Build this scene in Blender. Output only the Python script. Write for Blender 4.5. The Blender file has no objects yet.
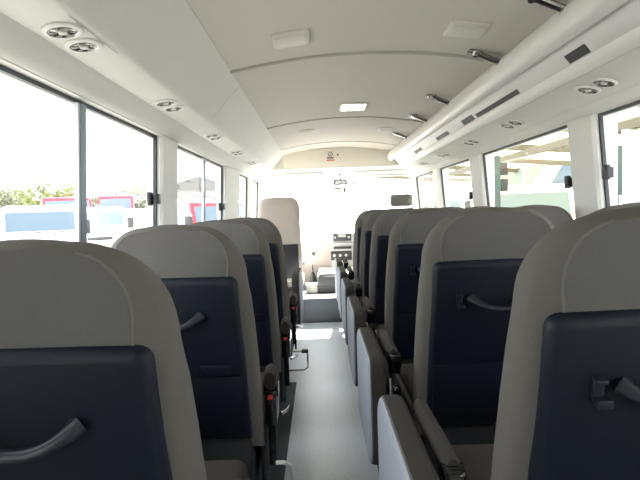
import bpy, bmesh, math, random
from mathutils import Vector, Matrix
random.seed(7)
scn = bpy.context.scene
COL = scn.collection
PI = math.pi
def R(d): return math.radians(d)

# ------------------------------------------------------------------ materials
def mat(name, col, rough=0.6, metal=0.0, noise=None, bump=None, spec=0.5, coat=0.0):
    m = bpy.data.materials.new(name); m.use_nodes = True
    nt = m.node_tree; b = nt.nodes['Principled BSDF']
    b.inputs['Base Color'].default_value = (*col, 1)
    b.inputs['Roughness'].default_value = rough
    b.inputs['Metallic'].default_value = metal
    b.inputs['Specular IOR Level'].default_value = spec
    b.inputs['Coat Weight'].default_value = coat
    tc = nt.nodes.new('ShaderNodeTexCoord')
    if noise:
        sc, amt = noise
        n = nt.nodes.new('ShaderNodeTexNoise'); n.inputs['Scale'].default_value = sc; n.inputs['Detail'].default_value = 4
        nt.links.new(tc.outputs['Object'], n.inputs['Vector'])
        r = nt.nodes.new('ShaderNodeMapRange')
        r.inputs[1].default_value = .25; r.inputs[2].default_value = .75
        r.inputs[3].default_value = 1 - amt; r.inputs[4].default_value = 1 + amt
        nt.links.new(n.outputs['Fac'], r.inputs[0])
        mx = nt.nodes.new('ShaderNodeVectorMath'); mx.operation = 'SCALE'
        mx.inputs[0].default_value = col
        nt.links.new(r.outputs[0], mx.inputs['Scale'])
        nt.links.new(mx.outputs[0], b.inputs['Base Color'])
    if bump:
        sc, st = bump
        n2 = nt.nodes.new('ShaderNodeTexNoise'); n2.inputs['Scale'].default_value = sc; n2.inputs['Detail'].default_value = 2
        nt.links.new(tc.outputs['Object'], n2.inputs['Vector'])
        bp = nt.nodes.new('ShaderNodeBump'); bp.inputs['Strength'].default_value = st; bp.inputs['Distance'].default_value = .002
        nt.links.new(n2.outputs['Fac'], bp.inputs['Height'])
        nt.links.new(bp.outputs[0], b.inputs['Normal'])
    return m

def glass(name, tint, refl=.06):
    m = bpy.data.materials.new(name); m.use_nodes = True
    nt = m.node_tree; nt.nodes.clear()
    o = nt.nodes.new('ShaderNodeOutputMaterial')
    t = nt.nodes.new('ShaderNodeBsdfTransparent'); t.inputs[0].default_value = (*tint, 1)
    g = nt.nodes.new('ShaderNodeBsdfGlossy'); g.inputs['Roughness'].default_value = .02
    fr = nt.nodes.new('ShaderNodeLayerWeight'); fr.inputs[0].default_value = .12
    mx = nt.nodes.new('ShaderNodeMixShader')
    pw = nt.nodes.new('ShaderNodeMath'); pw.operation = 'MULTIPLY_ADD'; pw.inputs[1].default_value = .10; pw.inputs[2].default_value = .005; pw.use_clamp = True
    nt.links.new(fr.outputs[1], pw.inputs[0]); nt.links.new(pw.outputs[0], mx.inputs[0]); nt.links.new(t.outputs[0], mx.inputs[1]); nt.links.new(g.outputs[0], mx.inputs[2])
    nt.links.new(mx.outputs[0], o.inputs[0])
    return m

def translucent(name, col):
    m = bpy.data.materials.new(name); m.use_nodes = True
    nt = m.node_tree; nt.nodes.clear()
    o = nt.nodes.new('ShaderNodeOutputMaterial')
    t = nt.nodes.new('ShaderNodeBsdfTranslucent'); t.inputs[0].default_value = (*col, 1)
    d = nt.nodes.new('ShaderNodeBsdfDiffuse'); d.inputs[0].default_value = (*col, 1)
    mx = nt.nodes.new('ShaderNodeMixShader'); mx.inputs[0].default_value = .4
    nt.links.new(t.outputs[0], mx.inputs[1]); nt.links.new(d.outputs[0], mx.inputs[2]); nt.links.new(mx.outputs[0], o.inputs[0])
    return m

def emit(name, col, s):
    m = mat(name, (.9, .9, .9), .4); b = m.node_tree.nodes['Principled BSDF']
    b.inputs['Emission Color'].default_value = (*col, 1); b.inputs['Emission Strength'].default_value = s
    return m

M = {
 'fabric': mat('seat fabric', (.138, .125, .112), .95, noise=(260, .05), bump=(420, .3), spec=.15),
 'fabric_grey': mat('centre fabric', (.137, .130, .124), .95, noise=(300, .05), bump=(420, .3), spec=.15),
 'fabric_shaded': mat('shaded seat fabric', (.056, .050, .044), .95, noise=(260, .05), bump=(420, .3), spec=.15),  # same seat fabric, with shade put into the colour
 'piping': mat('piping', (.17, .16, .145), .9, spec=.2),
 'front_fabric': mat('front seat fabric', (.42, .365, .32), .95, noise=(260, .1), spec=.15),
 'navy': mat('navy plastic', (.0042, .0072, .0150), .5, bump=(700, .15), spec=.3),
 'handle': mat('handle plastic', (.012, .015, .024), .35, bump=(500, .1)),
 'black': mat('black plastic', (.012, .012, .014), .4),
 'gloss_black': mat('gloss black', (.01, .01, .011), .15),
 'base': mat('seat base', (.018, .018, .021), .6),
 'chrome': mat('chrome', (.75, .75, .76), .15, 1.0),
 'dark_chrome': mat('dark chrome', (.42, .41, .40), .25, 1.0),
 'red': mat('red button', (.75, .03, .05), .35),
 'jump_grey': mat('pale grey vinyl', (.42, .45, .51), .7, noise=(200, .06)),
 'floor': mat('vinyl floor', (.76, .81, .88), .36, spec=1.0, noise=(120, .16), bump=(160, .2)),
 'ceiling': mat('ceiling liner', (.58, .555, .515), .85, noise=(500, .04), bump=(600, .2), spec=.2),
 'rib': mat('ceiling joint', (.36, .34, .31), .6),
 'duct': mat('duct plastic', (.68, .67, .65), .6, noise=(8, .02)),
 'duct_edge': mat('duct seam', (.40, .39, .38), .7),
 'wall': mat('wall panel', (.75, .73, .69), .65, noise=(30, .03)),
 'pillar': mat('pillar trim', (.78, .775, .74), .6),
 'cream': mat('cream panel', (.80, .77, .69), .7),
 'rack': mat('rack plastic', (.80, .80, .79), .45),
 'rail': mat('rack rail', (.74, .73, .72), .35),
 'slot': mat('slot plastic', (.04, .045, .05), .55, spec=.2),
 'rubber': mat('window rubber', (.03, .036, .045), .5),
 'sash': mat('sash metal', (.22, .27, .33), .4, .3),
 'glass': glass('window glass', (.95, .97, .97)),
 'white_plastic': mat('white plastic', (.72, .71, .69), .5),
 'lens': mat('lamp reflector', (.36, .35, .33), .22, .8),
 'lens_dark': mat('lamp louvre', (.05, .05, .05), .35),
 'lens_clear': mat('lamp clear centre', (.6, .58, .55), .25),
 'lamp_panel': mat('lamp panel', (.62, .595, .555), .55),
 'lamp_on': emit('lit lamp', (1, .97, .9), 3.5),
 'dash': mat('dash plastic', (.48, .44, .43), .7),
 'dash_dark': mat('dash dark', (.035, .037, .042), .4),
 'dash_grey': mat('dash grey', (.62, .62, .62), .5),
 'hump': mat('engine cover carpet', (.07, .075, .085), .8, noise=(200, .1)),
 'silver': mat('silver plastic', (.55, .57, .6), .35, .3),
 'screen': mat('screen', (.45, .47, .5), .2),
 'sticker_white': mat('sticker white', (.75, .73, .68), .5),
 'sticker_dark': mat('sticker dark', (.12, .10, .08), .5),
 'sticker_red': mat('sticker red', (.75, .22, .16), .5),
 'asphalt': mat('asphalt', (.10, .097, .092), .9, noise=(3, .12)),
 'car_white': mat('white paint', (.72, .72, .72), .3, coat=.4),
 'car_red': mat('red paint', (.40, .014, .035), .35, coat=.3),
 'car_glass': mat('blue tinted glass', (.14, .185, .235), .5, spec=.2),
 'tyre': mat('tyre', (.02, .02, .02), .8),
 'dark': mat('dark trim', (.03, .035, .04), .5),
 'teal': mat('teal paint', (.03, .065, .07), .5),
 'teal_bright': mat('teal stripe', (.01, .16, .15), .4),
 'leaf': mat('leaves', (.20, .22, .10), .6, noise=(2, .3)),
 'leaf_pale': mat('pale leaves', (.22, .23, .17), .6, noise=(2, .3)),
 'bark': mat('bark', (.16, .12, .09), .9),
 'yellow_sheet': translucent('yellow roof sheet', (.34, .31, .18)),
 'steel_grey': mat('painted steel', (.075, .07, .06), .5),
 'steel_white': mat('white steel', (.5, .5, .52), .4),
 'concrete': mat('concrete', (.22, .20, .17), .9, noise=(5, .1)),
 'building': mat('pale building', (.25, .25, .25), .8, noise=(2, .05)),
}

# ------------------------------------------------------------------ mesh builder
class MB:
    def __init__(s): s.bm = bmesh.new()
    def quadstrip(s, rings, closed=True, cap0=False, cap1=False):
        V = [[s.bm.verts.new(p) for p in r] for r in rings]
        n = len(V[0])
        for a, b in zip(V[:-1], V[1:]):
            for i in range(n if closed else n - 1):
                j = (i + 1) % n
                try: s.bm.faces.new((a[i], a[j], b[j], b[i]))
                except ValueError: pass
        if cap0: s.bm.faces.new(list(reversed(V[0])))
        if cap1: s.bm.faces.new(V[-1])
        return s
    def hexa(s, b, t):
        return s.quadstrip([b, t], True, True, True)
    def box(s, x0, x1, y0, y1, z0, z1, bev=0, seg=2):
        bm2 = bmesh.new()
        v = [bm2.verts.new((x, y, z)) for z in (z0, z1) for x, y in ((x0, y0), (x1, y0), (x1, y1), (x0, y1))]
        for f in ((3, 2, 1, 0), (4, 5, 6, 7), (0, 1, 5, 4), (1, 2, 6, 5), (2, 3, 7, 6), (3, 0, 4, 7)):
            bm2.faces.new([v[i] for i in f])
        if bev: bmesh.ops.bevel(bm2, geom=bm2.edges[:], offset=bev, segments=seg, affect='EDGES', profile=.5)
        s.merge(bm2); return s
    def merge(s, bm2, mtx=None):
        if mtx is not None: bmesh.ops.transform(bm2, matrix=mtx, verts=bm2.verts)
        me = bpy.data.meshes.new('tmp'); bm2.to_mesh(me); bm2.free()
        s.bm.from_mesh(me); bpy.data.meshes.remove(me)
    def tube(s, pts, rad, n=10, flat=None):
        pts = [Vector(p) for p in pts]
        rings = []
        prev = None
        for i, p in enumerate(pts):
            t = (pts[min(i + 1, len(pts) - 1)] - pts[max(i - 1, 0)]).normalized()
            if prev is None:
                up = Vector((0, 0, 1)) if abs(t.z) < .9 else Vector((1, 0, 0))
                a = t.cross(up).normalized()
            else:
                a = (prev - t * prev.dot(t)).normalized()
            prev = a; b = t.cross(a)
            r = rad[i] if isinstance(rad, (list, tuple)) else rad
            r2 = r if flat is None else (flat[i] if isinstance(flat, (list, tuple)) else flat)
            rings.append([tuple(p + a * r * math.cos(2 * PI * k / n) + b * r2 * math.sin(2 * PI * k / n)) for k in range(n)])
        return s.quadstrip(rings, True, True, True)
    def cyl(s, c, axis, r, h, n=20, r2=None):
        c = Vector(c); a = Vector(axis).normalized()
        return s.tube([c, c + a * h], [r, r if r2 is None else r2], n)
    def prism(s, poly, axis, a0, a1, bev=0, seg=2):
        def P(u, v, w):
            return {'x': (w, u, v), 'y': (u, w, v), 'z': (u, v, w)}[axis]
        bm2 = bmesh.new()
        A = [bm2.verts.new(P(u, v, a0)) for u, v in poly]; B = [bm2.verts.new(P(u, v, a1)) for u, v in poly]
        n = len(poly)
        bm2.faces.new(A); bm2.faces.new(list(reversed(B)))
        for i in range(n):
            j = (i + 1) % n; bm2.faces.new((A[i], B[i], B[j], A[j]))
        bmesh.ops.recalc_face_normals(bm2, faces=bm2.faces[:])
        if bev: bmesh.ops.bevel(bm2, geom=bm2.edges[:], offset=bev, segments=seg, affect='EDGES', profile=.5)
        s.merge(bm2); return s
    def xf(s, mtx): bmesh.ops.transform(s.bm, matrix=mtx, verts=s.bm.verts); return s
    def build(s, name, m, parent=None, smooth=35, recalc=True, loc=None, m2=None):
        if recalc: bmesh.ops.recalc_face_normals(s.bm, faces=s.bm.faces[:])
        if smooth is not None:
            for f in s.bm.faces: f.smooth = True
            for e in s.bm.edges:
                if len(e.link_faces) == 2 and e.calc_face_angle(0) > R(smooth): e.smooth = False
        me = bpy.data.meshes.new(name); s.bm.to_mesh(me); s.bm.free()
        me.materials.append(m)
        if m2: me.materials.append(m2)
        o = bpy.data.objects.new(name, me); COL.objects.link(o)
        if parent: o.parent = parent
        if loc: o.location = loc
        return o

def tag(o, label=None, cat=None, group=None, kind=None):
    if label: o['label'] = label
    if cat: o['category'] = cat
    if group: o['group'] = group
    if kind: o['kind'] = kind
    return o
def empty(name, loc=(0, 0, 0), label=None, cat=None, group=None, rz=0):
    o = bpy.data.objects.new(name, None); COL.objects.link(o); o.location = loc; o.rotation_euler.z = rz
    o.empty_display_size = .05
    return tag(o, label, cat, group)
def struct(o, label=None, cat=None):
    o['kind'] = 'structure'
    if label: o['label'] = label
    return tag(o, None, cat)
def copy_tree(o, parent=None):
    c = o.copy(); COL.objects.link(c)
    if parent: c.parent = parent
    for ch in list(o.children): copy_tree(ch, c)
    return c

# ------------------------------------------------------------------ the bus shell  (x right, y forward, z up; floor z = 0)
CX = .235
XL0, XL1 = -.735, -.695      # left wall inner face at the sill / at the window top
XR0, XR1 = 1.215, 1.155
SILL, TOP = .80, 1.51
YB, YF = -1.6, 6.35

def ceil_z(x): return 1.822 - .18 * (x - CX) ** 2

floor = MB()
floor.box(-.80, 1.30, YB, 5.06, -.06, 0)
struct(floor.build('floor', M['floor'], smooth=None), 'speckled grey vinyl floor of the aisle', 'floor')

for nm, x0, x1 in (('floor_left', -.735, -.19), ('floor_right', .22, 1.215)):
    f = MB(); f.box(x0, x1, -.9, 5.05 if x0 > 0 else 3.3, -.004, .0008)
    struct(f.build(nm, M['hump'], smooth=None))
c = MB()
xs = [-.76 + i * (2.0 / 24) for i in range(25)]
c.quadstrip([[(x, YB, ceil_z(x)) for x in xs] + [(xs[-1], YB, 1.9), (xs[0], YB, 1.9)],
             [(x, 5.5, ceil_z(x)) for x in xs] + [(xs[-1], 5.5, 1.9), (xs[0], 5.5, 1.9)]], True, True, True)
struct(c.build('ceiling', M['ceiling']), 'arched beige grey ceiling liner', 'ceiling')

# cross ribs where ceiling panels meet
for i, y in enumerate((.70, 2.20, 3.70, 5.0)):
    rb = MB()
    x0, x1 = -.36, .80
    pts = [x0 + (x1 - x0) * k / 20 for k in range(21)]
    rb.quadstrip([[(x, y + dy, ceil_z(x) + dz) for x in pts] for dy, dz in ((-.016, .002), (-.012, -.006), (0, -.009), (.012, -.006), (.016, .002))], False)
    struct(rb.build('trim_%d' % (i + 1), M['rib']))

def wall(name, xs0, xs1, out, openings, m):
    """side wall: lower panel, pillars between openings and header above"""
    w = MB()
    o = .05 * out
    w.hexa([(xs0, YB, 0), (xs0, YF, 0), (xs0 + o, YF, 0), (xs0 + o, YB, 0)],
           [(xs0, YB, SILL), (xs0, YF, SILL), (xs0 + o, YF, SILL), (xs0 + o, YB, SILL)])
    w.hexa([(xs1, YB, TOP), (xs1, YF, TOP), (xs0 + o, YF, TOP), (xs0 + o, YB, TOP)],
           [(xs1 - .004 * out, YB, 1.70), (xs1 - .004 * out, YF, 1.70), (xs0 + o, YF, 1.70), (xs0 + o, YB, 1.70)])
    ys = [YB] + [v for ab in openings for v in ab] + [YF]
    for a, b in zip(ys[0::2], ys[1::2]):
        # pillars: lightly chamfered
        ch = min(.012, (b - a) / 4)
        def ring(x, z):
            return [(x + .012 * out, a, z), (x, a + ch, z), (x, b - ch, z), (x + .012 * out, b, z), (xs0 + o, b, z), (xs0 + o, a, z)]
        w.quadstrip([ring(xs0, SILL), ring(xs1, TOP)], True)
    return struct(w.build(name, m, smooth=20))

OL = [(-.75, .25), (.60, 2.29), (2.54, 3.85), (4.50, 5.15), (5.35, 6.05)]
OR = [(-.75, .25), (.55, 2.12), (2.34, 3.60), (3.85, 4.85), (5.08, 6.05)]
tag(wall('wall_left', XL0, XL1, -1, OL, M['pillar']), 'pale left side wall with window pillars', 'wall')
tag(wall('wall_right', XR0, XR1, 1, OR, M['pillar']), 'pale right side wall with window pillars', 'wall')

def window(n, xs0, xs1, out, a, b, mull, latch):
    wn = empty('window_%d' % n, ((xs0 + .03 * out), (a + b) / 2, SILL)); struct(wn)
    O = Vector(wn.location)
    def X(z, d): return xs0 + (xs1 - xs0) * (z - SILL) / (TOP - SILL) + d * out
    def rel(p): return tuple(Vector(p) - O)
    def bar(mb, y0, y1, z0, z1, d0, d1):
        mb.hexa([rel(p) for p in ((X(z0, d0), y0, z0), (X(z0, d0), y1, z0), (X(z0, d1), y1, z0), (X(z0, d1), y0, z0))],
                [rel(p) for p in ((X(z1, d0), y0, z1), (X(z1, d0), y1, z1), (X(z1, d1), y1, z1), (X(z1, d1), y0, z1))])
    f = MB(); t = .012
    for (y0, y1, z0, z1) in ((a, a + t, SILL, TOP), (b - t, b, SILL, TOP), (a + t, b - t, SILL, SILL + t), (a + t, b - t, TOP - t, TOP)):
        bar(f, y0, y1, z0, z1, .026, .040)
    f.build('window_frame', M['rubber'], wn, smooth=None)
    g = MB(); bar(g, a + t, b - t, SILL + t, TOP - t, .030, .033)
    g.build('glass', M['glass'], wn, smooth=None)
    if mull:
        m_ = MB(); bar(m_, mull - .018, mull + .018, SILL + t, TOP - t, .014, .029)
        m_.build('mullion', M['sash'], wn, smooth=None)
        m_ = MB(); bar(m_, mull - .030, mull - .018, SILL + t, TOP - t, .016, .028)
        m_.build('sash_edge', M['silver'], wn, smooth=None)
    if latch:
        y, z = latch
        l = MB()
        p = Vector(rel((X(z, .012), y, z)))
        l.box(p.x - .014, p.x + .012, p.y - .035, p.y + .012, p.z - .022, p.z + .022, .004)
        l.box(p.x - .030, p.x - .012, p.y - .055, p.y - .02, p.z - .03, p.z + .03, .005)
        l.build('latch', M['black'], wn)
    return wn
n = 1
for (a, b), mu, la in zip(OL, (-.25, 1.555, 3.20, None, None), (None, (2.255, 1.225), (3.82, 1.2), None, None)):
    window(n, XL0, XL1, -1, a, b, mu, la); n += 1
for (a, b), mu, la in zip(OR, (-.25, 1.15, None, None, None), (None, (2.07, 1.262), (2.39, 1.24), (3.9, 1.22), None)):
    window(n, XR0, XR1, 1, a, b, mu, la); n += 1

# rear wall with a window
w = MB()
w.box(-.80, 1.30, YB - .05, YB, 0, 1.88)
struct(w.build('wall_rear', M['wall'], smooth=None))

# front: header bulkhead, windscreen, front wall
h = MB()
h.prism([(5.5, 1.605), (5.5, 1.90), (6.36, 1.90), (6.36, 1.60), (6.20, 1.565)], 'x', -.78, 1.26)
hd = struct(h.build('wall_front', M['pillar'], smooth=None), 'pale bulkhead above the windscreen', 'wall')
f = MB(); f.box(-.78, 1.26, 6.40, 6.46, -.05, .72)
struct(f.build('wall_below', M['wall'], smooth=None)); bpy.data.objects['wall_below'].name = 'wall_nose'
wn = struct(empty('window_%d' % n, (CX, 6.4, .72))); n += 1
ws = MB(); ws.hexa([(-.99, .03, 0), (.99, .03, 0), (.99, .036, 0), (-.99, .036, 0)], [(-.95, -.16, .88), (.95, -.16, .88), (.95, -.154, .88), (-.95, -.154, .88)])
ws.build('glass', M['glass'], wn, smooth=None)
fr = MB()
for sx in (-1, 1):
    fr.tube([(sx * .99, .0, 0), (sx * .95, -.19, .86)], .028, 8)
fr.build('window_frame', M['rubber'], wn)

# ------------------------------------------------------------------ left overhead duct
D0, D1 = YB + .02, 5.46
duct = empty('overhead_duct', (-.69, 1.9, 1.5), 'long pale grey overhead duct running above the windows opposite the luggage rack', 'overhead duct')
dl = Vector(duct.location)
# (x, z) profile: beam over the window, light panel, rolled edge, cove panel up to the ceiling
beam = [(-.692, 1.512), (-.680, 1.516), (-.664, 1.528), (-.640, 1.553), (-.632, 1.564), (-.628, 1.572)]
panel = [(-.628, 1.572), (-.615, 1.572), (-.520, 1.585), (-.506, 1.592), (-.494, 1.606)]
cove = [(-.494, 1.606), (-.482, 1.622), (-.452, 1.655), (-.415, 1.695), (-.380, 1.733), (-.357, 1.757)]
def strip(prof, back, m, name):
    mb = MB(); pr = prof + back
    mb.quadstrip([[(x - dl.x, D0 - dl.y, z - dl.z) for x, z in pr], [(x - dl.x, D1 - dl.y, z - dl.z) for x, z in pr]], True, True, True)
    return mb.build(name, m, duct, smooth=50)
strip(beam, [(-.66, 1.62), (-.690, 1.58)], M['duct'], 'window_beam')
strip(panel, [(-.53, 1.63), (-.62, 1.62)], M['duct'], 'light_panel')
strip(cove, [(-.45, 1.69), (-.52, 1.64)], M['duct'], 'cove_panel')
for y in (.95, 2.42, 3.9):
    mb = MB(); pr = [(x + .0015, z - .0015) for x, z in cove]
    mb.quadstrip([[(x - dl.x, y + d - dl.y, z - dl.z) for x, z in pr] for d in (-.003, .003)], False)
    mb.build('joint', M['duct_edge'], duct)
mb = MB()
mb.quadstrip([[(x - dl.x, yy - dl.y, z - dl.z) for x, z in ((-.5225, 1.5835), (-.5195, 1.5842))] for yy in (1.10, 1.36)], False)
mb.build('panel_cut', M['duct_edge'], duct)

# reading lights -------------------------------------------------------------
def reading_light(label, group):
    t = empty('reading_light', (0, 0, 0), label, 'reading light', group)
    # local: hangs down (-z)
    for sy in (-1, 1):
        b = MB(); cy = sy * .051
        prof = [(.045, .002), (.043, -.002), (.038, -.004), (.034, -.004), (.031, -.001)]
        b.quadstrip([[(r * math.cos(a), cy + r * math.sin(a), z) for a in [2 * PI * k / 28 for k in range(28)]] for r, z in prof], True)
        be = b.build('bezel', M['white_plastic'], t)
        d = MB(); prof = [(.0325, -.0025), (.027, .0015), (.012, .0025)]
        d.quadstrip([[(r * math.cos(a), cy + r * math.sin(a), z) for a in [2 * PI * k / 28 for k in range(28)]] for r, z in prof], True, False, True)
        d.build('reflector', M['lens'], be)
        l = MB()
        for k in range(6):
            a0 = 2 * PI * k / 6
            l.hexa([(r * math.cos(a), cy + r * math.sin(a), -.0003 - r * .1) for r, a in ((.013, a0), (.031, a0 + .08), (.031, a0 + .55), (.013, a0 + .4))],
                   [(r * math.cos(a), cy + r * math.sin(a), -.0013 - r * .1) for r, a in ((.013, a0), (.031, a0 + .08), (.031, a0 + .55), (.013, a0 + .4))])
        l.build('louvre', M['lens_dark'], be)
        k_ = MB(); k_.quadstrip([[(r * math.cos(a), cy + r * math.sin(a), z) for a in [2 * PI * k / 16 for k in range(16)]] for r, z in ((.012, .002), (.010, -.005), (.004, -.007))], True, False, True)
        k_.build('bulb_cap', M['lens_clear'], be)
    return t
ORD = ['first', 'second', 'third', 'fourth', 'fifth', 'sixth']
g1 = 'reading lights under the left overhead duct'
proto = reading_light('', g1)
for i, y in enumerate((1.215, 1.98, 2.80, 3.58, 4.36)):
    o = proto if i == 0 else copy_tree(proto)
    o.location = (-.568, y, 1.5755); o.rotation_euler = (0, R(-7.8), 0)
    o['label'] = 'pair of round reading lights under the window-side duct, %s pair from the rear' % ORD[i]
g2 = 'reading lights under the luggage rack'
for i, y in enumerate((1.78, 2.55, 3.22, 3.95, 4.7)):
    o = copy_tree(proto); o['group'] = g2
    o.location = (.985, y, 1.5480); o.rotation_euler = (0, R(15), 0)
    o['label'] = 'pair of round reading lights beneath the luggage rack, %s pair from the rear' % ORD[i]

# ------------------------------------------------------------------ right luggage rack
rack = empty('luggage_rack', (1.1, 1.9, 1.5), 'long white luggage rack with thick rounded rail above the windows', 'luggage rack')
rl = Vector(rack.location)
def rstrip(prof, m, name, y0=D0, y1=D1, smooth=40):
    mb = MB()
    mb.quadstrip([[(x - rl.x, y0 - rl.y, z - rl.z) for x, z in prof], [(x - rl.x, y1 - rl.y, z - rl.z) for x, z in prof]], True, True, True)
    return mb.build(name, m, rack, smooth=smooth)
rail = [(.80 + .040 * math.cos(a), 1.708 + .053 * math.sin(a)) for a in [2 * PI * k / 24 for k in range(24)]]
rstrip(rail, M['rail'], 'rail')
rstrip([(.838, 1.674), (.846, 1.664), (.882, 1.621), (.888, 1.618), (.905, 1.624), (.86, 1.69), (.845, 1.70)], M['rack'], 'face_panel')
rstrip([(.882, 1.616), (.886, 1.605), (.900, 1.584), (.910, 1.576), (.925, 1.580), (.925, 1.616)], M['rack'], 'lip')
rstrip([(.910, 1.574), (.93, 1.566), (1.055, 1.533), (1.075, 1.530), (1.09, 1.56), (.94, 1.60)], M['duct'], 'underside')
rstrip([(1.072, 1.529), (1.09, 1.520), (1.15, 1.5115), (1.15, 1.56), (1.09, 1.575)], M['duct'], 'window_beam')
# rack tray floor, seen only from the side
rstrip([(.925, 1.60), (1.15, 1.585), (1.15, 1.595), (.925, 1.612)], M['rack'], 'tray')
for y0, y1, v0, v1 in ((1.62, 1.75, .38, .98), (2.18, 2.75, .58, .98), (2.80, 3.00, .40, .98), (3.34, 3.66, .5, .98), (4.2, 4.5, .5, .98)):
    mb = MB()
    A = Vector((.846, 1.664)); B = Vector((.882, 1.621)); nrm = Vector((-.043, -.036)).normalized()
    p0 = A.lerp(B, v0) + nrm * .0015; p1 = A.lerp(B, v1) + nrm * .0015
    q0 = p0 - nrm * .006; q1 = p1 - nrm * .006
    mb.hexa([(p.x - rl.x, y0 - rl.y, p.y - rl.z) for p in (p0, p1, q1, q0)], [(p.x - rl.x, y1 - rl.y, p.y - rl.z) for p in (p0, p1, q1, q0)])
    mb.build('slot', M['slot'], rack, smooth=None)
def bracket():
    t = empty('rail_bracket', (0, 0, 0), '', 'bracket', 'brackets holding the luggage rack rail')
    a = MB(); a.tube([(-.17, 0, .052), (-.13, 0, .040), (-.06, 0, .018), (-.025, 0, .005)], [.020, .017, .017, .020], 10, flat=[.010, .012, .012, .012])
    a.build('arm', M['dark_chrome'], t)
    for p in ((-.165, 0, .052), (-.045, 0, .012)):
        k = MB(); k.cyl((p[0], p[1], p[2] - .016), (.25, 0, .95), .013, .022, 14); k.build('bolt_cap', M['chrome'], t)
    pl = MB(); pl.box(-.20, -.135, -.022, .022, .050, .064, .003); pl.build('foot_plate', M['dark_chrome'], t)
    return t
bp = bracket()
for i, y in enumerate((1.57, 2.12, 2.92, 3.5, 4.3)):
    o = bp if i == 0 else copy_tree(bp)
    o.location = (.80, y, 1.728); o.scale.x = .78
    o['label'] = 'dark chrome bracket between ceiling and rack rail, %s bracket from the rear' % ORD[i]

# ------------------------------------------------------------------ ceiling lamps
def ceiling_panel(x, y, label, lit=False, w=.070, l=.068, group='flush ceiling lamp panels'):
    zc = ceil_z(x); tilt = math.atan(.36 * (x - CX))
    t = empty('ceiling_lamp', (x, y, zc), label, 'ceiling lamp', group)
    t.rotation_euler = (0, tilt, 0)
    f = MB(); f.box(-w, w, -l, l, -.013, .003, .006); f.build('frame', M['lamp_panel'], t)
    p = MB(); p.box(-w + .012, w - .012, -l + .014, l - .014, -.018, -.010, .004); p.build('diffuser', M['lamp_on'] if lit else M['lamp_panel'], t)
    return t
ceiling_panel(-.085, 1.93, 'unlit square ceiling lamp cover on the duct side of the ceiling')
ceiling_panel(.565, 1.89, 'unlit square ceiling lamp cover beside the rail brackets')
ceiling_panel(.245, 3.30, 'lit white ceiling lamp in the middle of the roof', True, .09, .10)
def spot(x, y, label):
    t = empty('ceiling_speaker', (x, y, ceil_z(x)), label, 'ceiling speaker', 'small flush ceiling speakers')
    b = MB(); b.cyl((0, 0, -.006), (0, 0, 1), .075, .008, 24); b.build('rim', M['lamp_panel'], t)
    b = MB(); b.cyl((0, 0, -.009), (0, 0, 1), .058, .004, 24); b.build('grille', M['rib'], t)
spot(-.083, 4.15, 'small flush round speaker in the front ceiling above the single seats')
spot(.58, 4.15, 'small flush round speaker in the front ceiling beside the rack rail')

# ------------------------------------------------------------------ passenger seats
TH = R(14)          # recline
HZ = .42            # hinge height
def outline(V, inset=0., shrink_top=0.):
    """half outline right side from bottom up to the top centre (u, v)"""
    rx, rz = .140, .165
    hw = .216
    pts = [(.236, -.06), (.236, .12), (.235, .26), (.231, .37), (.225, .46), (hw + .003, V - rz - .03)]
    for k in range(0, 13):
        a = PI / 2 * k / 12
        e = 2 / 2.15
        pts.append((hw - rx + rx * math.cos(a) ** e, V - rz + rz * math.sin(a) ** e))
    for k in range(1, 5):
        x = (hw - rx) * (1 - k / 4)
        pts.append((x, V + .006 * (1 - (x / (hw - rx)) ** 2)))
    return pts
def full(pts):
    return pts + [(-u, v) for u, v in reversed(pts[:-1])]
def inset_loop(loop, d):
    n = len(loop); out = []
    for i in range(n):
        p0 = Vector(loop[i - 1]); p1 = Vector(loop[i]); p2 = Vector(loop[(i + 1) % n])
        t1 = (p1 - p0).normalized(); t2 = (p2 - p1).normalized()
        n1 = Vector((-t1.y, t1.x)); n2 = Vector((-t2.y, t2.x))
        nn = (n1 + n2)
        if nn.length < 1e-6: nn = n1
        nn.normalize()
        k = d / max(.5, nn.dot(n1))
        q = p1 + nn * k
        out.append((q.x, q.y))
    return out
class Bend:
    """leans the back and curves its upper half upright"""
    def __call__(self, mb, V):
        for v in mb.bm.verts:
            t = max(0.0, (v.co.z - .22) / (V - .22))
            v.co.y += .050 * t * t
        return mb.xf(Matrix.Translation((0, 0, HZ)) @ Matrix.Rotation(TH, 4, 'X'))
bend = Bend()
def densify(half, step=.04):
    out = [half[0]]
    for p in half[1:]:
        q = out[-1]; d = math.dist(p, q); k = max(1, int(d / step))
        for i in range(1, k + 1): out.append((q[0] + (p[0] - q[0]) * i / k, q[1] + (p[1] - q[1]) * i / k))
    return out
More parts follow.
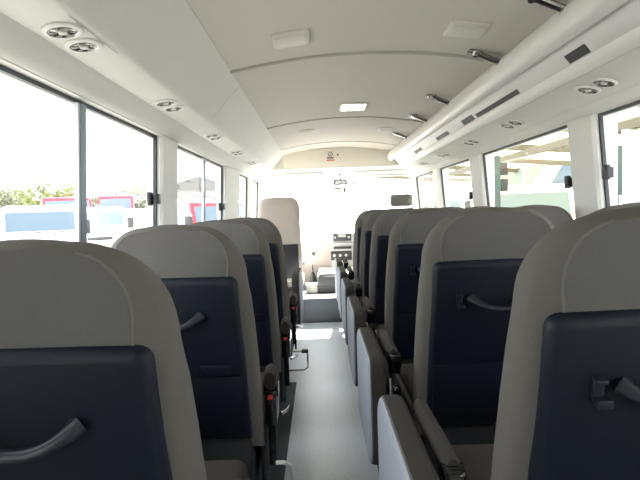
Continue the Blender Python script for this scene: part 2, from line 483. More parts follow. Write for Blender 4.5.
def shell(half, rings, fac=None, cols=6):
    """closed shell from a symmetric outline; both caps are filled row by row so they can bend"""
    lp = full(half); n = len(lp); mb = MB(); bm = mb.bm
    off = []
    unit = inset_loop(lp, .01)
    R_ = []
    for d, y in rings:
        il = inset_loop(lp, d)
        if fac: il = [(p[0] + (q[0] - p[0]) * f, p[1] + (q[1] - p[1]) * f) for p, q, f in zip(lp, il, fac)]
        R_.append([bm.verts.new((u, y, v)) for u, v in il])
    for A, B in zip(R_[:-1], R_[1:]):
        for i in range(n):
            j = (i + 1) % n; f = bm.faces.new((A[i], A[j], B[j], B[i]))
            f.material_index = 0
    for ring, flag in ((R_[0], 1), (R_[-1], 0)):
        rows = []
        m = n // 2
        for i in range(m):
            a_, b_ = ring[i], ring[n - 1 - i]
            rows.append([a_] + [bm.verts.new(a_.co.lerp(b_.co, k / cols)) for k in range(1, cols)] + [b_])
        for r0, r1 in zip(rows[:-1], rows[1:]):
            for k in range(cols):
                f = bm.faces.new((r0[k], r0[k + 1], r1[k + 1], r1[k])); f.material_index = flag
        if n % 2:
            top = ring[m]
            for k in range(cols):
                f = bm.faces.new((rows[-1][k], rows[-1][k + 1], top)); f.material_index = flag
    # close the bottom edge rows
    return mb
def seam_fac(lp, V):
    out = []
    for u, v in lp:
        t = min(1, max(0, (V - v) / .13)); w = min(1, max(0, (abs(u) - .06) / .12))
        out.append(.10 + .90 * t if w > 0 else .10)
    return out
def backrest_mb(V):
    half = densify(outline(V))
    fac = seam_fac(full(half), V)
    mb = shell(half, [(.050, .0), (.046, .002), (.018, .013), (.005, .024), (0, .036), (.002, .085), (.012, .112), (.04, .126)], fac)
    for v in mb.bm.verts:          # the top slopes down towards the seat front
        if v.co.y > .036: v.co.z -= (v.co.y - .036) * .42 * min(1, max(0, (v.co.z - (V - .25)) / .2))
    return bend(mb, V)
def piping2(V):
    half = densify(outline(V)); lp = full(half); fac = seam_fac(lp, V)
    il = inset_loop(lp, .048)
    il = [(p[0] + (q[0] - p[0]) * f, p[1] + (q[1] - p[1]) * f) for p, q, f in zip(lp, il, fac)]
    mb = MB()
    for sgn in (1, -1):
        P = [(u, .0005, v) for u, v in il if u * sgn > .085 and v > .02]
        mb.tube(P, .0022, 6)
    return bend(mb, V)
def panel_mb(V):
    top = V - .143
    half = [(.204, .0), (.204, .16), (.203, .30), (.198, .40)]
    r = .026; u0 = .192
    for k in range(7):
        a = PI / 2 * k / 6
        half.append((u0 - r + r * math.cos(a) + .002 * (1 - k / 6), top - r + r * math.sin(a)))
    half.append((.09, top + .001)); half.append((0, top + .0015))
    return bend(shell(densify(half), [(.018, -.017), (.010, -.0155), (.003, -.010), (0, -.002), (0, .012)], None, 4), V)
def handle_mb(V):
    mb = MB(); v0 = V - .264
    P = []; ra = []; fl = []
    for k in range(17):
        s = -1 + k / 8.0
        P.append((s * .084, -.016 - .034 * (1 - abs(s) ** 3), v0 + .012 - .024 * (1 - s * s)))
        e = abs(s) ** 4
        ra.append(.0105 + .009 * e); fl.append(.0085 + .005 * e)
    mb.tube(P, ra, 12, flat=fl)
    return bend(mb, V)
def hook_mb(V):
    mb = MB(); v0 = V - .256; u = -.118
    mb.box(u - .010, u + .010, -.022, -.013, v0 - .020, v0 + .018, .003)
    mb.box(u - .010, u + .010, -.030, -.020, v0 + .010, v0 + .017, .002)
    mb.box(u - .010, u + .013, -.040, -.020, v0 - .022, v0 - .015, .002)
    mb.box(u - .010, u + .013, -.042, -.037, v0 - .022, v0 - .008, .002)
    return bend(mb, V)
def make_seat(kind, V):
    t = empty('passenger_seat')
    tag(t, '', 'bus seat')
    b = backrest_mb(V).build('backrest', M['fabric'], t, smooth=40, m2=M['fabric_grey'])
    piping2(V).build('piping', M['piping'], b)
    p = panel_mb(V).build('back_panel', M['navy'], t, smooth=40)
    handle_mb(V).build('grab_handle', M['handle'], p)
    hook_mb(V).build('coat_hook', M['handle'], p)
    lid = MB(); v0 = V - .415
    lid.box(.065, .165, -.024, -.012, v0 - .04, v0, .006); bend(lid, V).build('ashtray_lid', M['navy'], p)
    low = MB(); low.box(-.19, .19, -.020, -.012, .03, .24, .006); bend(low, V).build('pocket', M['navy'], p)
    # cushion: rounded block, dished top
    cu = MB(); cu.box(-.225, .225, .06, .55, .34, .465, .035, 4); cu.build('seat_cushion', M['fabric_shaded'], t)
    bs = MB(); bs.box(-.205, .205, .05, .50, .25, .35, .012); bs.box(-.20, .20, .0, .09, .24, .42, .012)
    bs.build('base_cover', M['base'], t)
    for sx in (-1, 1):
        l = MB(); x = sx * .17
        l.prism([(.07, .0), (.47, .0), (.47, .03), (.36, .06), (.34, .255), (.16, .255), (.14, .06), (.07, .03)], 'x', x - .018, x + .018, .004)
        l.build('leg', M['base'], t)
    if kind:
        s = kind           # +1 armrest on the +x side, -1 on the -x side
        x = s * (.262 if s > 0 else .297)
        a = MB()
        if s > 0: a.tube([(x, .055, .585), (x, .075, .585), (x, .12, .585), (x, .150, .58), (x, .165, .575)], [.018, .024, .026, .020, .008], 14, flat=[.030, .038, .040, .032, .012])
        else: a.tube([(x, .06, .640), (x, .075, .640), (x, .15, .640), (x, .34, .637), (x, .385, .635), (x, .400, .633)], [.014, .018, .019, .019, .015, .006], 14, flat=[.026, .030, .030, .030, .024, .010])
        a = a.build('armrest', M['fabric_shaded'], t)
        cp = MB()
        if s > 0: cp.cyl((x - .026, .10, .545), (1, 0, 0), .026, .050, 18); cp.box(x - .020, x + .020, .06, .14, .44, .55, .008)
        else: cp.cyl((x - .021, .065, .625), (1, 0, 0), .028, .042, 18); cp.box(x - .018, x + .018, .03, .08, .585, .650, .008)
        cp.build('hinge_cap', M['gloss_black'], a)
        bu = MB(); bu.box(x - .020, x + .020, .04, .075, .44, .535, .006); bu.tube([(x, .06, .30), (x, .06, .46)], .012, 8)
        bu = bu.build('buckle', M['gloss_black'], t)
        rb = MB(); rb.box(x - .008, x + .008, .034, .052, .528, .540, .003); rb.build('release_button', M['red'] if s > 0 else M['chrome'], bu)
        side = MB(); side.box(s * .232 - .010, s * .232 + .010, .05, .46, .22, .45, .008)
        side.build('side_cover', M['base'], t)
        lv = MB(); lv.tube([(x, .40, .33), (x + s * .02, .46, .32), (x + s * .025, .53, .31)], .007, 8); lv.build('recline_lever', M['chrome'], t)
    return t
def hinge_y(y, z=.95): return y + (z - HZ) * math.tan(TH) - .022
VL = (1.101 - HZ) / math.cos(TH) - .006
VR = (1.119 - HZ) / math.cos(TH) - .006
PITCH = .76
seatL = make_seat(1, VL); seatA = make_seat(-1, VR); seatW = make_seat(0, VR)
XL, XA, XW = -.446, .537, .993
for i in range(4):
    o = seatL if i == 0 else copy_tree(seatL)
    o.location = (XL, hinge_y(.72 + .755 * i), 0); o['group'] = 'single seats along the left windows'
    o['label'] = 'brown single bus seat against the left windows, %s from the rear' % ORD[i]
for i in range(6):
    o = seatA if i == 0 else copy_tree(seatA)
    o.location = (XA, hinge_y(PITCH * (i + 1)), 0); o['group'] = 'aisle seats of the double row'
    o['label'] = 'brown aisle seat of the double seats beside folded jump seat, %s from the rear' % ORD[i]
for i in range(6):
    o = seatW if i == 0 else copy_tree(seatW)
    o.scale.x = .92; o.location = (XW, hinge_y(PITCH * (i + 1)), 0); o['group'] = 'window seats of the double row'
    o['label'] = 'brown window seat of the double seats below the rack, %s from the rear' % ORD[i]

# ------------------------------------------------------------------ folded jump seats on the aisle
def make_jump():
    t = empty('folding_jump_seat'); tag(t, '', 'folding seat', 'folded jump seats in the aisle')
    # slab outline in (y, z): rounded far top corner
    def rr(y0, y1, z0, z1, r, rb):
        P = []
        for cy, cz, a0, rad in ((y1 - r, z1 - r, 0, r), (y0 + .03, z1 - .03, 90, .03), (y0 + rb, z0 + rb, 180, rb), (y1 - rb, z0 + rb, 270, rb)):
            for k in range(7):
                a = R(a0 + 90 * k / 6); P.append((cy + rad * math.cos(a), cz + rad * math.sin(a)))
        return P
    lp = rr(.05, .580, .279, .670, .105, .09)
    def ring(d, x): return [(x, u, v) for u, v in inset_loop(lp, d)]
    s = MB(); s.quadstrip([ring(d, x) for d, x in ((.004, .004), (0, .010), (0, .042), (.006, .052), (.018, .060), (.03, .062))], True, True, True)
    pad = s.build('cushion', M['fabric_shaded'], t)
    f = MB(); f.quadstrip([ring(d, x) for d, x in ((.010, .006), (.005, .003), (.008, -.002), (.016, -.005), (.03, -.006))], True, True, True)
    f.build('outer_face', M['jump_grey'], t)
    p = MB(); p.tube([(.004, u, v) for u, v in inset_loop(lp, .004)] + [(.004, *inset_loop(lp, .004)[0])], .003, 6); p.build('edge_trim', M['piping'], pad)
    h = MB(); h.box(.061, .074, .06, .12, .40, .60, .004); h.box(.058, .074, .06, .40, .25, .31, .005)
    h.build('hinge_bracket', M['gloss_black'], t)
    c_ = MB(); c_.tube([(.067, .062, .60), (.067, .052, .55), (.067, .056, .42)], .006, 10); c_.build('hinge_rod', M['chrome'], t)
    l = MB(); l.box(.058, .074, .20, .24, .009, .27, .004); l.build('leg', M['base'], t)
    return t
jp = make_jump()
for i in range(6):
    o = jp if i == 0 else copy_tree(jp)
    o.location = (.147, hinge_y(PITCH * (i + 1)) - .08, -.009)
    o['label'] = 'folded grey and brown jump seat standing on the aisle edge, %s from the rear' % ORD[i]
# one folded on the door side, ahead of the single seats
o = copy_tree(jp); o.location = (-.19, 3.72, -.03); o.rotation_euler.z = PI; o.location = (-.165, 4.30, 0)
o['label'] = 'folded jump seat ahead of the last single seat near the entrance'; o['group'] = 'folded jump seat by the entrance'

# pedal-like lever on the floor by the single seats
t = empty('footrest_bar', (-.125, 2.98, 0), 'thin chrome foot bar sticking into the aisle by the single seats', 'foot bar')
b = MB(); b.tube([(-.12, 0, .30), (.0, 0, .30), (.025, .0, .29), (.025, .0, .20), (.0, 0, .185), (-.12, 0, .185)], .005, 8); b.build('bar', M['chrome'], t)
b = MB(); b.box(-.01, .03, -.02, .02, .293, .312, .005); b.build('pedal', M['black'], t)
b = MB(); b.box(-.14, -.115, -.02, .02, 0, .33, .004); b.build('post', M['base'], t)
t = empty('seat_foot_trim', (-.118, 1.60, 0), 'white curved end trim beside the second single seat', 'trim piece')
b = MB(); b.tube([(-.05, -.02, .335), (-.025, -.02, .335), (-.005, 0, .315), (.0, .03, .26), (.0, .04, .0)], .007, 10); b.build('tube', M['white_plastic'], t)

# ------------------------------------------------------------------ front of the bus
# raised front platform
s = MB(); s.box(-.80, 1.30, 5.06, 6.40, -.06, .25)
struct(s.build('floor_front', M['hump'], smooth=None), 'raised dark front floor with step', 'floor')
s = MB(); s.box(-.16, .30, 5.052, 5.30, .245, .258, .004); struct(s.build('trim_5', M['white_plastic']))  # pale step top, its sunlit look put into the colour
hmp = empty('engine_cover', (.16, 5.72, .25), 'grey engine cover hump between the front seats', 'engine cover')
b = MB(); b.prism([(-.36, 0), (-.36, .12), (-.32, .17), (-.30, .185), (.25, .20), (.25, 0)], 'x', -.20, .24, .02, 3); b.build('cover', M['hump'], hmp)
b = MB(); b.box(-.185, .225, -.285, .24, .187, .212, .01, 3); b.build('sunlit_top', M['white_plastic'], hmp)  # top of the hump made white, sunlight painted into it
b = MB(); b.box(-.195, .235, -.372, -.352, .055, .075, .005); b.build('front_strip', M['dash_dark'], hmp)
t = empty('front_locker', (-.10, 5.42, .25), 'small pale box on the step beside the engine cover', 'box')
b = MB(); b.box(-.07, .055, -.06, .08, 0, .085, .012, 3); b.build('body', M['white_plastic'], t)
b = MB(); b.box(-.073, .058, -.063, .083, .085, .10, .006); b.build('lid', M['white_plastic'], t)
# gear lever
t = empty('gear_lever', (-.10, 5.90, .25), 'thin gear lever with dark boot in front of the dash', 'gear lever')
b = MB(); b.quadstrip([[(r * math.cos(a), r * math.sin(a), z) for a in [2 * PI * k / 14 for k in range(14)]] for r, z in ((.06, 0), (.05, .04), (.03, .12), (.015, .17))], True, True, True); b.build('boot', M['dash_dark'], t)
b = MB(); b.tube([(0, 0, .15), (.0, -.03, .30), (.02, -.06, .38)], .008, 8); b.build('stick', M['chrome'], t)
b = MB(); b.tube([(.015, -.055, .37), (.02, -.06, .385), (.025, -.066, .41), (.027, -.07, .425)], [.012, .02, .02, .008], 12); b.build('knob', M['dash_dark'], t)

# dashboard
d = empty('dashboard', (CX, 6.15, .25), 'grey dashboard with dark radio and switch panels under the windscreen', 'dashboard')
b = MB(); b.prism([(-.02, 0), (-.10, .22), (-.10, .40), (-.02, .50), (.24, .48), (.24, 0)], 'x', -.93, .93, .02, 3); b.build('body', M['dash'], d)
b = MB(); b.prism([(-.14, .12), (-.16, .40), (-.13, .60), (-.06, .645), (.20, .60), (.20, .12)], 'x', -.10, .30, .018, 3); b.build('centre_stack', M['dash_grey'], d)
b = MB(); b.box(-.075, .14, -.172, -.10, .52, .615, .006); r_ = b.build('radio', M['dash_dark'], d)
b = MB(); b.box(-.02, .075, -.178, -.165, .565, .60, .003); b.build('display', M['screen'], r_)
for x in (-.055, .11):
    b = MB(); b.cyl((x, -.165, .565), (0, -1, 0), .014, .022, 16); b.build('knob', M['silver'], r_)
b = MB(); b.box(-.08, .145, -.182, -.10, .478, .498, .004); b.build('tray_lip', M['silver'], d)
b = MB(); b.box(-.075, .14, -.176, -.10, .425, .455, .004); b.build('vent_slot', M['dash_dark'], d)
b = MB(); b.box(-.11, .14, -.182, -.10, .29, .40, .008); s_ = b.build('switch_panel', M['dash_dark'], d)
for x in (-.07, .0, .07):
    b = MB(); b.cyl((x, -.178, .35), (0, -1, 0), .017, .016, 16); b.build('dial', M['silver'], s_)

# tall front seat on the door side
t = empty('high_backed_seat', (-.40, 5.10, 0), 'tall beige high-backed front seat by the entrance', 'front seat')
FB = Matrix.Translation((0, 0, HZ)) @ Matrix.Rotation(R(8), 4, 'X')
def front_back(V, hw):
    half = [(hw, 0), (hw + .004, .3), (hw, V - .26)]
    for k in range(10):
        a = PI / 2 * k / 9; half.append((hw - .10 + .10 * math.cos(a) ** .9, V - .12 + .12 * math.sin(a) ** .9))
    half.append((0, V + .004))
    lp = full(half); mb = MB()
    mb.quadstrip([[(u, y, v) for u, v in inset_loop(lp, d)] for d, y in ((.06, 0), (.035, .002), (.01, .018), (0, .04), (0, .09), (.015, .115), (.05, .125))], True, True, True)
    return mb.xf(FB)
front_back(.865, .205).build('backrest', M['front_fabric'], t)
b = MB(); b.box(-.18, .18, -.012, .01, .05, .40, .006); b.xf(FB).build('back_panel', M['base'], t)
b = MB(); b.box(-.21, .21, .06, .55, .34, .47, .035, 3); b.build('seat_cushion', M['front_fabric'], t)
b = MB(); b.box(-.19, .19, .02, .50, .25, .35, .01); b.build('base_cover', M['base'], t)
b = MB(); b.box(-.16, .16, .08, .44, .0 if False else 0, .26, .01); b.build('pedestal', M['base'], t)
b = MB(); b.tube([(.222, .06, .60), (.222, .12, .605), (.222, .36, .605), (.222, .38, .60)], [.014, .022, .022, .01], 10); b.build('armrest', M['jump_grey'], t)
t.location.y = 5.05
# driver-side seat: only the headrest shows above the row
t = empty('driver_seat', (.875, 5.36, .25), 'dark front seat with separate headrest ahead of the double seats', 'front seat')
DB = Matrix.Translation((0, 0, .36)) @ Matrix.Rotation(R(8), 4, 'X')
def drv():
    half = [(.22, 0), (.225, .3), (.21, .40)]
    for k in range(8):
        a = PI / 2 * k / 7; half.append((.11 + .10 * math.cos(a), .42 + .10 * math.sin(a)))
    half.append((0, .522)); lp = full(half); mb = MB()
    mb.quadstrip([[(u, y, v) for u, v in inset_loop(lp, d)] for d, y in ((.06, 0), (.01, .018), (0, .04), (0, .09), (.015, .11), (.05, .12))], True, True, True)
    return mb.xf(DB)
drv().build('backrest', M['fabric_grey'], t)
b = MB(); b.box(-.115, .115, .01, .095, .55, .675, .03, 4); hr = b.xf(DB).build('headrest', M['fabric_grey'], t)
for x in (-.05, .05):
    b = MB(); b.tube([(x, .055, .48), (x, .055, .57)], .007, 8); b.xf(DB).build('post', M['chrome'], hr)
b = MB(); b.box(-.22, .22, .06, .50, .22, .36, .035, 3); b.build('seat_cushion', M['fabric_grey'], t)
b = MB(); b.box(-.19, .19, .02, .44, 0, .23, .01); b.build('base_cover', M['base'], t)

# cream panel with a sticker on the bulkhead
p = empty('header_panel', (.235, 5.497, 1.72), 'cream panel across the bulkhead above the windscreen', 'panel')
b = MB(); b.box(-.60, .60, -.008, .002, -.098, .088, .004); b.build('board', M['cream'], p)
t = empty('sticker', (.145, 5.487, 1.735), 'small white sticker with dark symbol and red line on the cream panel', 'sticker')
b = MB(); b.box(-.045, .045, -.0015, .0015, -.06, .05); b.build('backing', M['sticker_white'], t, smooth=None)
b = MB()
b.quadstrip([[(r * math.cos(a), y, .018 + r * math.sin(a)) for a in [2 * PI * k / 24 for k in range(24)]] for r, y in ((.026, -.002), (.026, -.003), (.019, -.003), (.019, -.002))], True)
b.hexa([(-.018, -.003, .0), (-.014, -.003, -.003), (.018, -.003, .034), (.014, -.003, .037)], [(-.018, -.002, .0), (-.014, -.002, -.003), (.018, -.002, .034), (.014, -.002, .037)])
b.box(-.036, .036, -.003, -.0018, -.024, -.014); b.box(-.036, .030, -.003, -.0018, -.036, -.029)
b.build('symbol', M['sticker_dark'], t, smooth=None)
b = MB(); b.box(-.043, .043, -.003, -.0018, -.057, -.043); b.build('red_line', M['sticker_red'], t, smooth=None)
t = empty('panel_knob', (.225, 5.487, 1.745), 'tiny dark round sensor beside the sticker on the cream panel', 'sensor')
b = MB(); b.cyl((0, .002, 0), (0, -1, 0), .010, .012, 14); b.build('cap', M['sticker_dark'], t)
b = MB(); b.cyl((0, -.008, 0), (0, -1, 0), .006, .005, 12); b.build('eye', M['lens_dark'], t)

# sun visors
for x0, x1, lab in ((-.49, .10, 'folded sun visor on the entrance side of the windscreen'), (.40, 1.04, 'folded sun visor on the rack side of the windscreen')):
    t = empty('sun_visor', ((x0 + x1) / 2, 5.86, 1.53), lab, 'sun visor', 'sun visors')
    hw = (x1 - x0) / 2
    b = MB(); b.prism([(-hw, -.008), (-hw * .9, -.012), (hw * .9, -.012), (hw, -.008), (hw, .008), (hw * .9, .012), (-hw * .9, .012), (-hw, .008)], 'y', -.075, .075, .004); b.build('board', M['dash_grey'], t)
    b = MB(); b.tube([(-hw * .8, .085, .012), (hw * .8, .085, .012)], .008, 8)
    for sx in (-.8, .8): b.tube([(hw * sx, .085, .01), (hw * sx, .085, .07)], .007, 8)
    b.build('hinge_rod', M['dash_grey'], t)

# centre mirror/monitor
t = empty('rear_view_mirror', (.265, 5.95, 1.47), 'small dark framed rear view mirror at the top centre of the windscreen', 'mirror')
b = MB(); b.box(-.078, .078, -.015, .015, -.032, .032, .006); hs = b.build('housing', M['dash_dark'], t)
b = MB(); b.box(-.062, .062, -.019, -.012, -.021, .021, .002); b.build('mirror_glass', M['screen'], t)
b = MB(); b.tube([(0, .01, .02), (0, .08, .105)], .010, 8); b.build('stem', M['dash_dark'], t)
for sx in (-1, 1):
    b = MB(); b.tube([(sx * .09, .03, -.012), (sx * .16, .04, -.018), (sx * .28, .05, -.028)], [.004, .014, .004], 8, flat=[.006, .010, .003]); b.build('side_arm', M['sash'], t)
    b = MB(); b.tube([(sx * .075, .01, -.006), (sx * .10, .03, -.013)], .005, 6); b.build('arm_joint', M['dash_dark'], t)
t = empty('dash_camera', (.235, 6.00, 1.385), 'small white box camera with dark top hanging below the mirror', 'camera')
b = MB(); b.box(-.045, .045, -.02, .02, -.04, .012, .006); b.build('body', M['white_plastic'], t)
b = MB(); b.box(-.050, .038, -.024, .02, .010, .024, .003); b.build('cap', M['dash_dark'], t)
b = MB(); b.box(.068, .092, -.015, .02, -.035, .022, .006); b.build('lens_barrel', M['dash_dark'], t)
b = MB(); b.tube([(.03, .0, -.005), (.08, .0, -.005)], .007, 8); b.tube([(0, .01, .01), (0, .14, .16)], .006, 8); b.build('mount', M['white_plastic'], t)

# ------------------------------------------------------------------ outside
GZ = -.75
g = MB(); g.box(-80, 80, -40, 140, GZ - .1, GZ)
struct(g.build('ground', M['asphalt'], smooth=None), 'pale sunlit yard ground outside the bus', 'ground')

def wheel(parent, x, y, r=.32, w=.2):
    b = MB(); b.tube([(x - w / 2, y, r), (x - w / 2 + .02, y, r), (x + w / 2 - .02, y, r), (x + w / 2, y, r)], [r * .9, r, r, r * .9], 24); wl = b.build('wheel', M['tyre'], parent)
    b = MB(); b.cyl((x - w / 2 - .01, y, r), (1, 0, 0), r * .55, w + .02, 16); b.build('hub', M['silver'], wl)
def side_win(parent, poly, hw, m='car_glass'):
    for sx in (-1, 1):
        b = MB(); b.prism(poly, 'x', sx * hw - .008, sx * hw + .008); b.build('side_window', M[m], parent, smooth=None)
def truck(loc, rz, label, paint='car_white', group=None, bed='box', hw=.85):
    t = empty('truck', (loc[0], loc[1], GZ), label, 'truck', group, rz)
    b = MB(); b.prism([(0, .42), (-.03, 1.10), (.06, 1.50), (.30, 2.12), (.42, 2.24), (1.55, 2.26), (1.62, 2.18), (1.62, .42)], 'x', -hw, hw, .05, 3); b.build('cab', M[paint], t)
    a0 = Vector((.11, 1.62)); a1 = Vector((.285, 2.09)); nn = Vector((-(a1.y - a0.y), a1.x - a0.x)).normalized()
    b = MB(); q = [a0 + nn * .012, a1 + nn * .012, a1 - nn * .01, a0 - nn * .01]
    b.prism([(p.x, p.y) for p in q], 'x', -hw + .09, hw - .09); b.build('windscreen', M['car_glass'], t, smooth=None)
    for sx in (-.3, .25):
        b = MB(); b.tube([(sx, .02, 1.50), (sx + .12, .05, 1.58), (sx + .42, .07, 1.60)], .012, 6); b.build('wiper', M['dark'], t)
    side_win(t, [(.30, 1.50), (.42, 2.05), (1.25, 2.08), (1.3, 1.5)], hw)
    for sx in (-1, 1):
        b = MB(); b.box(sx * (hw + .16) - .10, sx * (hw + .16) + .10, -.10, -.02, 1.50, 1.88, .025); mi = b.build('mirror', M['dark'], t)
        b = MB(); b.tube([(sx * (hw - .03), .12, 1.45), (sx * (hw + .14), -.05, 1.52)], .016, 8); b.build('mirror_arm', M['dark'], mi)
        b = MB(); b.box(sx * .58 - .16, sx * .58 + .16, -.045, .02, .80, 1.0, .03); b.build('headlight', M['silver'], t)
    b = MB(); b.box(-hw, hw, -.08, .10, .40, .66, .04); b.build('bumper', M[paint], t)
    b = MB(); b.box(-.4, .4, -.04, .01, 1.12, 1.24, .02); b.build('grille', M['dark'], t)
    if bed == 'box':
        b = MB(); b.box(-hw - .03, hw + .03, 1.72, 4.2, .75, 2.30, .03); b.build('cargo_box', M['car_white'], t)
    else:
        b = MB()
        b.box(-hw, hw, 1.72, 4.2, .78, .86); b.box(-hw, -hw + .04, 1.72, 4.2, .86, 1.25); b.box(hw - .04, hw, 1.72, 4.2, .86, 1.25); b.box(-hw, hw, 4.16, 4.2, .86, 1.25)
        b.build('flat_bed', M['car_white'], t, smooth=None)
    b = MB(); b.box(-.35, .35, .3, 4.1, .45, .72); b.build('chassis', M['dark'], t, smooth=None)
    for sx in (-1, 1):
        for y in (.55, 3.3): wheel(t, sx * (hw - .12), y, .33)
    return t
def van(loc, rz, label, paint='car_white', stripe=None, L=4.8, hw=.9, H=2.3, group=None, wz=1.25):
    t = empty('van', (loc[0], loc[1], GZ), label, 'van', group, rz)
    b = MB(); b.prism([(0, .35), (-.04, .80), (.10, 1.08), (.95, H - .12), (1.25, H), (L - .1, H), (L, H - .15), (L, .35)], 'x', -hw, hw, .06, 3); b.build('body', M[paint], t)
    a0 = Vector((.16, 1.15)); a1 = Vector((.90, H - .18)); nn = Vector((-(a1.y - a0.y), a1.x - a0.x)).normalized()
    b = MB(); q = [a0 + nn * .012, a1 + nn * .012, a1 - nn * .01, a0 - nn * .01]
    b.prism([(p.x, p.y) for p in q], 'x', -hw + .11, hw - .11); b.build('windscreen', M['car_glass'], t, smooth=None)
    y = .85
    while y < L - .8:
        side_win(t, [(y, wz), (y + (.35 if y < 1 else 0), H - .30), (y + .95, H - .30), (y + .95, wz)], hw)
        y += 1.1
    for sx in (-1, 1):
        b = MB(); b.box(sx * (hw + .14) - .09, sx * (hw + .14) + .09, .45, .53, 1.22, 1.48, .025); mi = b.build('mirror', M['dark'], t)
        b = MB(); b.tube([(sx * (hw - .02), .55, 1.25), (sx * (hw + .1), .5, 1.30)], .016, 8); b.build('mirror_arm', M['dark'], mi)
        b = MB(); b.box(sx * .62 - .16, sx * .62 + .16, -.03, .05, .70, .88, .03); b.build('headlight', M['silver'], t)
    b = MB(); b.box(-hw, hw, -.10, .08, .32, .55, .04); b.build('bumper', M['car_white'], t)
    if stripe:
        b = MB()
        for sx in (-1, 1): b.box(sx * hw - .010, sx * hw + .010, .5, L - .1, H - .24, H - .15)
        b.box(-hw + .15, hw - .15, L - .01, L + .012, H - .24, H - .15)
        b.build('stripe', M[stripe], t, smooth=None)
    for sx in (-1, 1):
        for y in (.75, L - .95): wheel(t, sx * (hw - .1), y, .31)
    return t
gl = 'white trucks parked in the yard'
truck((-6.9, 12.4), R(28), 'white truck with wide blue windscreen parked left of the window mullion', group=gl)
truck((-7.6, 17.3), R(24), 'white truck parked in the yard directly behind the window mullion', group=gl, bed='box')
truck((-8.1, 22.4), R(16), 'white truck parked in front of the broad green tree', group=gl, bed='flat', hw=.8)
truck((-13.0, 26.0), R(28), 'red truck behind the white trucks in the yard', 'car_red', bed='flat').scale = (1.36, 1.36, 1.36)
truck((-13.6, 33.5), R(14), 'smaller red truck further along behind the mullion', 'car_red', bed='flat', hw=.75).scale = (1.5, 1.5, 1.5)
van((-4.35, 17.6), R(30), 'white van seen at an angle through the middle left window', L=4.0, hw=.88, H=2.5)
truck((-2.45, 13.0), R(30), 'red truck at the front edge of the middle left window', 'car_red', bed='flat', hw=.8)

def tree(loc, h, r, label, m, seed):
    rnd = random.Random(seed)
    t = empty('tree', (loc[0], loc[1], GZ), label, 'tree', 'trees beyond the yard')
    b = MB(); b.tube([(0, 0, 0), (.05, 0, h * .3), (.0, .05, h * .6), (.05, 0, h * .85)], [.16, .12, .09, .03], 8)
    for k in range(5):
        a = 2 * PI * k / 5; z = h * (.4 + .08 * k)
        b.tube([(0, 0, z), (r * .6 * math.cos(a), r * .6 * math.sin(a), z + h * .16)], [.06, .02], 6)
    b.build('trunk', M['bark'], t)
    lf = MB()
    cl = [(rnd.gauss(0, r * .45), rnd.gauss(0, r * .45), h * (.62 + rnd.uniform(-.2, .25))) for _ in range(26)]
    for cx, cy, cz in cl:
        for _ in range(60):
            p = Vector((rnd.gauss(cx, r * .17), rnd.gauss(cy, r * .17), rnd.gauss(cz, r * .15)))
            u = Vector((rnd.gauss(0, 1), rnd.gauss(0, 1), rnd.gauss(0, 1))).normalized(); v = u.orthogonal().normalized()
            s = rnd.uniform(.12, .24)
            lf.bm.faces.new([lf.bm.verts.new(p + q) for q in (u * s, v * s * .55, -u * s, -v * s * .55)])
    lf.build('foliage', M[m], t, smooth=None, recalc=False)
tree((-21.5, 40), 5.0, 1.9, 'yellow-green tree behind the left truck', 'leaf', 1)
tree((-26.6, 43), 5.0, 1.6, 'pale slim tree at the far left of the yard', 'leaf_pale', 2)
tree((-20.6, 48), 4.3, 1.7, 'grey-green tree beside the yellow-green one', 'leaf_pale', 3)
tree((-16.0, 47), 5.2, 2.3, 'broad green tree behind the trucks beside the window pillar', 'leaf_pale', 4)

# pale building seen through the middle left window
bd = empty('yard_building', (-7.3, 31, GZ), 'pale low building seen through the middle left window', 'building')
b = MB(); b.box(-2.2, 2.2, 0, 4, 0, 3.4); b.build('wall', M['building'], bd, smooth=None)
b = MB(); b.prism([(-2.5, 3.4), (2.5, 3.4), (2.5, 3.55), (0, 4.2), (-2.5, 3.55)], 'y', -.4, 4.4); b.build('roof', M['steel_grey'], bd, smooth=None)
for x in (-1.4, 0, 1.4):
    b = MB(); b.box(x - .45, x + .45, -.03, .02, 1.4, 2.5); w_ = b.build('window', M['car_glass'], bd, smooth=None)
    b = MB(); b.box(x - .5, x + .5, -.05, -.02, 1.33, 1.40); b.build('sill', M['building'], w_, smooth=None)

# carport with yellow sheets on the right
cp = empty('carport', (3.8, 9, GZ), 'carport with translucent yellow roof sheets and grey beams outside the right windows', 'carport')
ZB = 2.80     # beam height above the ground
for k in range(6):
    y0 = -5.0 + 2.6 * k
    b = MB()
    n_ = 26
    rows = []
    for xx, zz in ((-1.7, .42), (2.6, .08)):
        rows.append([(xx, y0 + 2.5 * j / n_, ZB + zz + .012 * (j % 2)) for j in range(n_ + 1)])
    b.quadstrip(rows, False); b.build('roof_sheet', M['yellow_sheet'], cp, smooth=None)
for y in (-5.0, -3.2, -1.4, .9, 3.2, 5.6, 8, 10.5):
    b = MB(); b.hexa([(-1.75, y - .04, ZB + .28), (-1.75, y + .04, ZB + .28), (2.6, y + .04, ZB - .06), (2.6, y - .04, ZB - .06)],
                     [(-1.75, y - .04, ZB + .40), (-1.75, y + .04, ZB + .40), (2.6, y + .04, ZB + .06), (2.6, y - .04, ZB + .06)]); b.build('rafter', M['steel_grey'], cp, smooth=None)
b = MB(); b.box(-.05, .05, -5, 10.6, ZB - .06, ZB + .06); b.build('edge_beam', M['steel_grey'], cp, smooth=None)
for y in (-2.9, 3.2, 8.0):
    b = MB(); b.box(-.075, .075, y - .075, y + .075, 0, ZB - .06, .01); po = b.build('post', M['steel_white'], cp)
    b = MB(); b.box(-.13, .13, y - .13, y + .13, 0, .02); b.build('foot_plate', M['steel_white'], po, smooth=None)
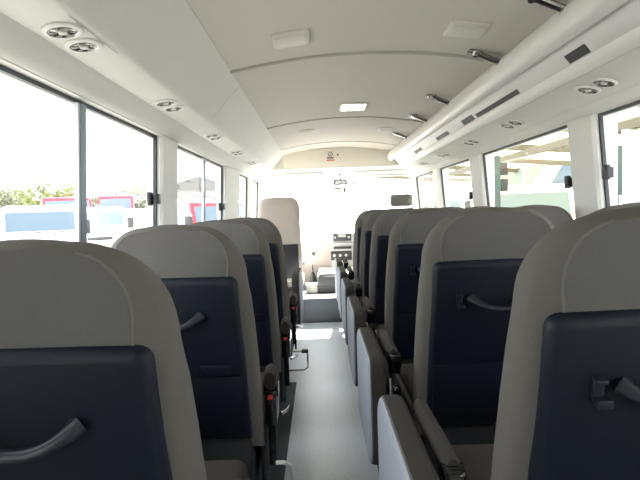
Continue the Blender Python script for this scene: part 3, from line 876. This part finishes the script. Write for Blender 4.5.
t = empty('sign_board', (3.24, 5.62, GZ), 'blank dark teal board on two legs beside the carport post', 'board')
b = MB(); b.box(-.12, .16, -.02, .02, 1.95, 2.50, .01); b.build('board', M['teal'], t)
for x in (-.08, .12):
    b = MB(); b.box(x - .02, x + .02, .02, .05, 0, 2.45); b.build('leg', M['steel_grey'], t, smooth=None)
f_ = empty('yard_fence', (4.6, 7.4, GZ), 'low fence with dark top rail behind the carport post', 'fence')
b = MB(); b.box(-.7, 1.8, -.03, .03, 2.06, 2.12); b.build('top_rail', M['dark'], f_, smooth=None)
for k in range(9):
    x = -.68 + k * .3
    b = MB(); b.box(x - .015, x + .015, -.015, .015, 0, 2.06); b.build('bar', M['steel_grey'], f_, smooth=None)
b = MB(); b.box(-.7, 1.8, .02, .04, .1, 1.6); b.build('panel', M['concrete'], f_, smooth=None)
van((4.8, 14.3), R(-84), 'tall white minibus with teal stripe standing side-on beyond the carport', stripe='teal_bright', L=5.2, H=2.5, hw=.9, wz=1.70).scale = (1.3, 1.3, 1.3)
van((4.05, 9.3), R(-16), 'low white van with blue windscreen nearest the carport beam', L=3.2, H=2.27, hw=.8)
van((7.9, 21.5), R(-12), 'red van behind the white minibus under the carport', 'car_red', L=4.2, H=2.25, hw=.85).scale = (1.42, 1.42, 1.42)
t = empty('mirror_block', (2.76, 8.1, GZ), 'narrow tall grey-green block for vehicle locker standing outside the second right window', 'mirrors')  # plain box in place of a large vehicle's mirror arms
b = MB(); b.box(-.13, .13, -.15, .15, 0, 2.66, .01); b.build('body', M['teal'], t)
for z in (2.36, 2.10):
    b = MB(); b.box(.13, .30, -.02, .06, z, z + .20, .01); b.build('side_box', M['dark'], t)
truck((4.25, 17.6), R(-5), 'white truck beyond the carport seen through the front right window', bed='box')

# ------------------------------------------------------------------ light
w = bpy.data.worlds.new('World'); scn.world = w; w.use_nodes = True
bg = w.node_tree.nodes['Background']
bg.inputs[0].default_value = (.93, .965, 1.0, 1); bg.inputs[1].default_value = 5.0
sl = bpy.data.lights.new('sun', 'SUN'); sl.energy = 150; sl.angle = R(1.0); sl.color = (1, .96, .88)
so = bpy.data.objects.new('sun', sl); COL.objects.link(so)
d_ = Vector((-.10, -math.cos(R(40)), -math.sin(R(40))))   # light travels backwards and down through the windscreen
so.rotation_euler = d_.to_track_quat('-Z', 'Y').to_euler(); so.location = (0, 12, 14)

def portal(name, p, size, direction):
    l = bpy.data.lights.new(name, 'AREA'); l.shape = 'RECTANGLE'; l.size, l.size_y = size
    l.cycles.is_portal = True
    o = bpy.data.objects.new(name, l); COL.objects.link(o); o.location = p
    o.rotation_euler = Vector(direction).to_track_quat('-Z', 'Y').to_euler()
for k, (a, b) in enumerate(OL): portal('portal_left', (XL0 - .055, (a + b) / 2, 1.155), (b - a, .72), (1, 0, 0))
for k, (a, b) in enumerate(OR): portal('portal_right', (XR0 + .055, (a + b) / 2, 1.155), (b - a, .72), (-1, 0, 0))
portal('portal_front', (CX, 6.47, 1.16), (2.0, .92), (0, -1, 0))

# ------------------------------------------------------------------ camera
cam = bpy.data.cameras.new('camera'); cam.sensor_width = 36; cam.lens = 36 * 500 / 640; cam.clip_start = .02; cam.clip_end = 500
co = bpy.data.objects.new('camera', cam); COL.objects.link(co); scn.camera = co
p_, r_ = R(3.43), R(2.0)
fw = Vector((0, math.cos(p_), -math.sin(p_))); rt0 = Vector((1, 0, 0)); up0 = rt0.cross(fw)
rt = rt0 * math.cos(r_) - up0 * math.sin(r_); up = rt0 * math.sin(r_) + up0 * math.cos(r_)
mw = Matrix((rt, up, -fw)).transposed().to_4x4(); mw.translation = (0, 0, 1.15)
co.matrix_world = mw

scn.view_settings.view_transform = 'Standard'; scn.view_settings.look = 'None'
scn.view_settings.gamma = 1; scn.view_settings.use_curve_mapping = False
scn.view_settings.exposure = 0.0
scn.cycles.use_denoising = True
scn.cycles.max_bounces = 12; scn.cycles.diffuse_bounces = 8; scn.cycles.transparent_max_bounces = 16
scn.cycles.caustics_reflective = False; scn.cycles.caustics_refractive = False
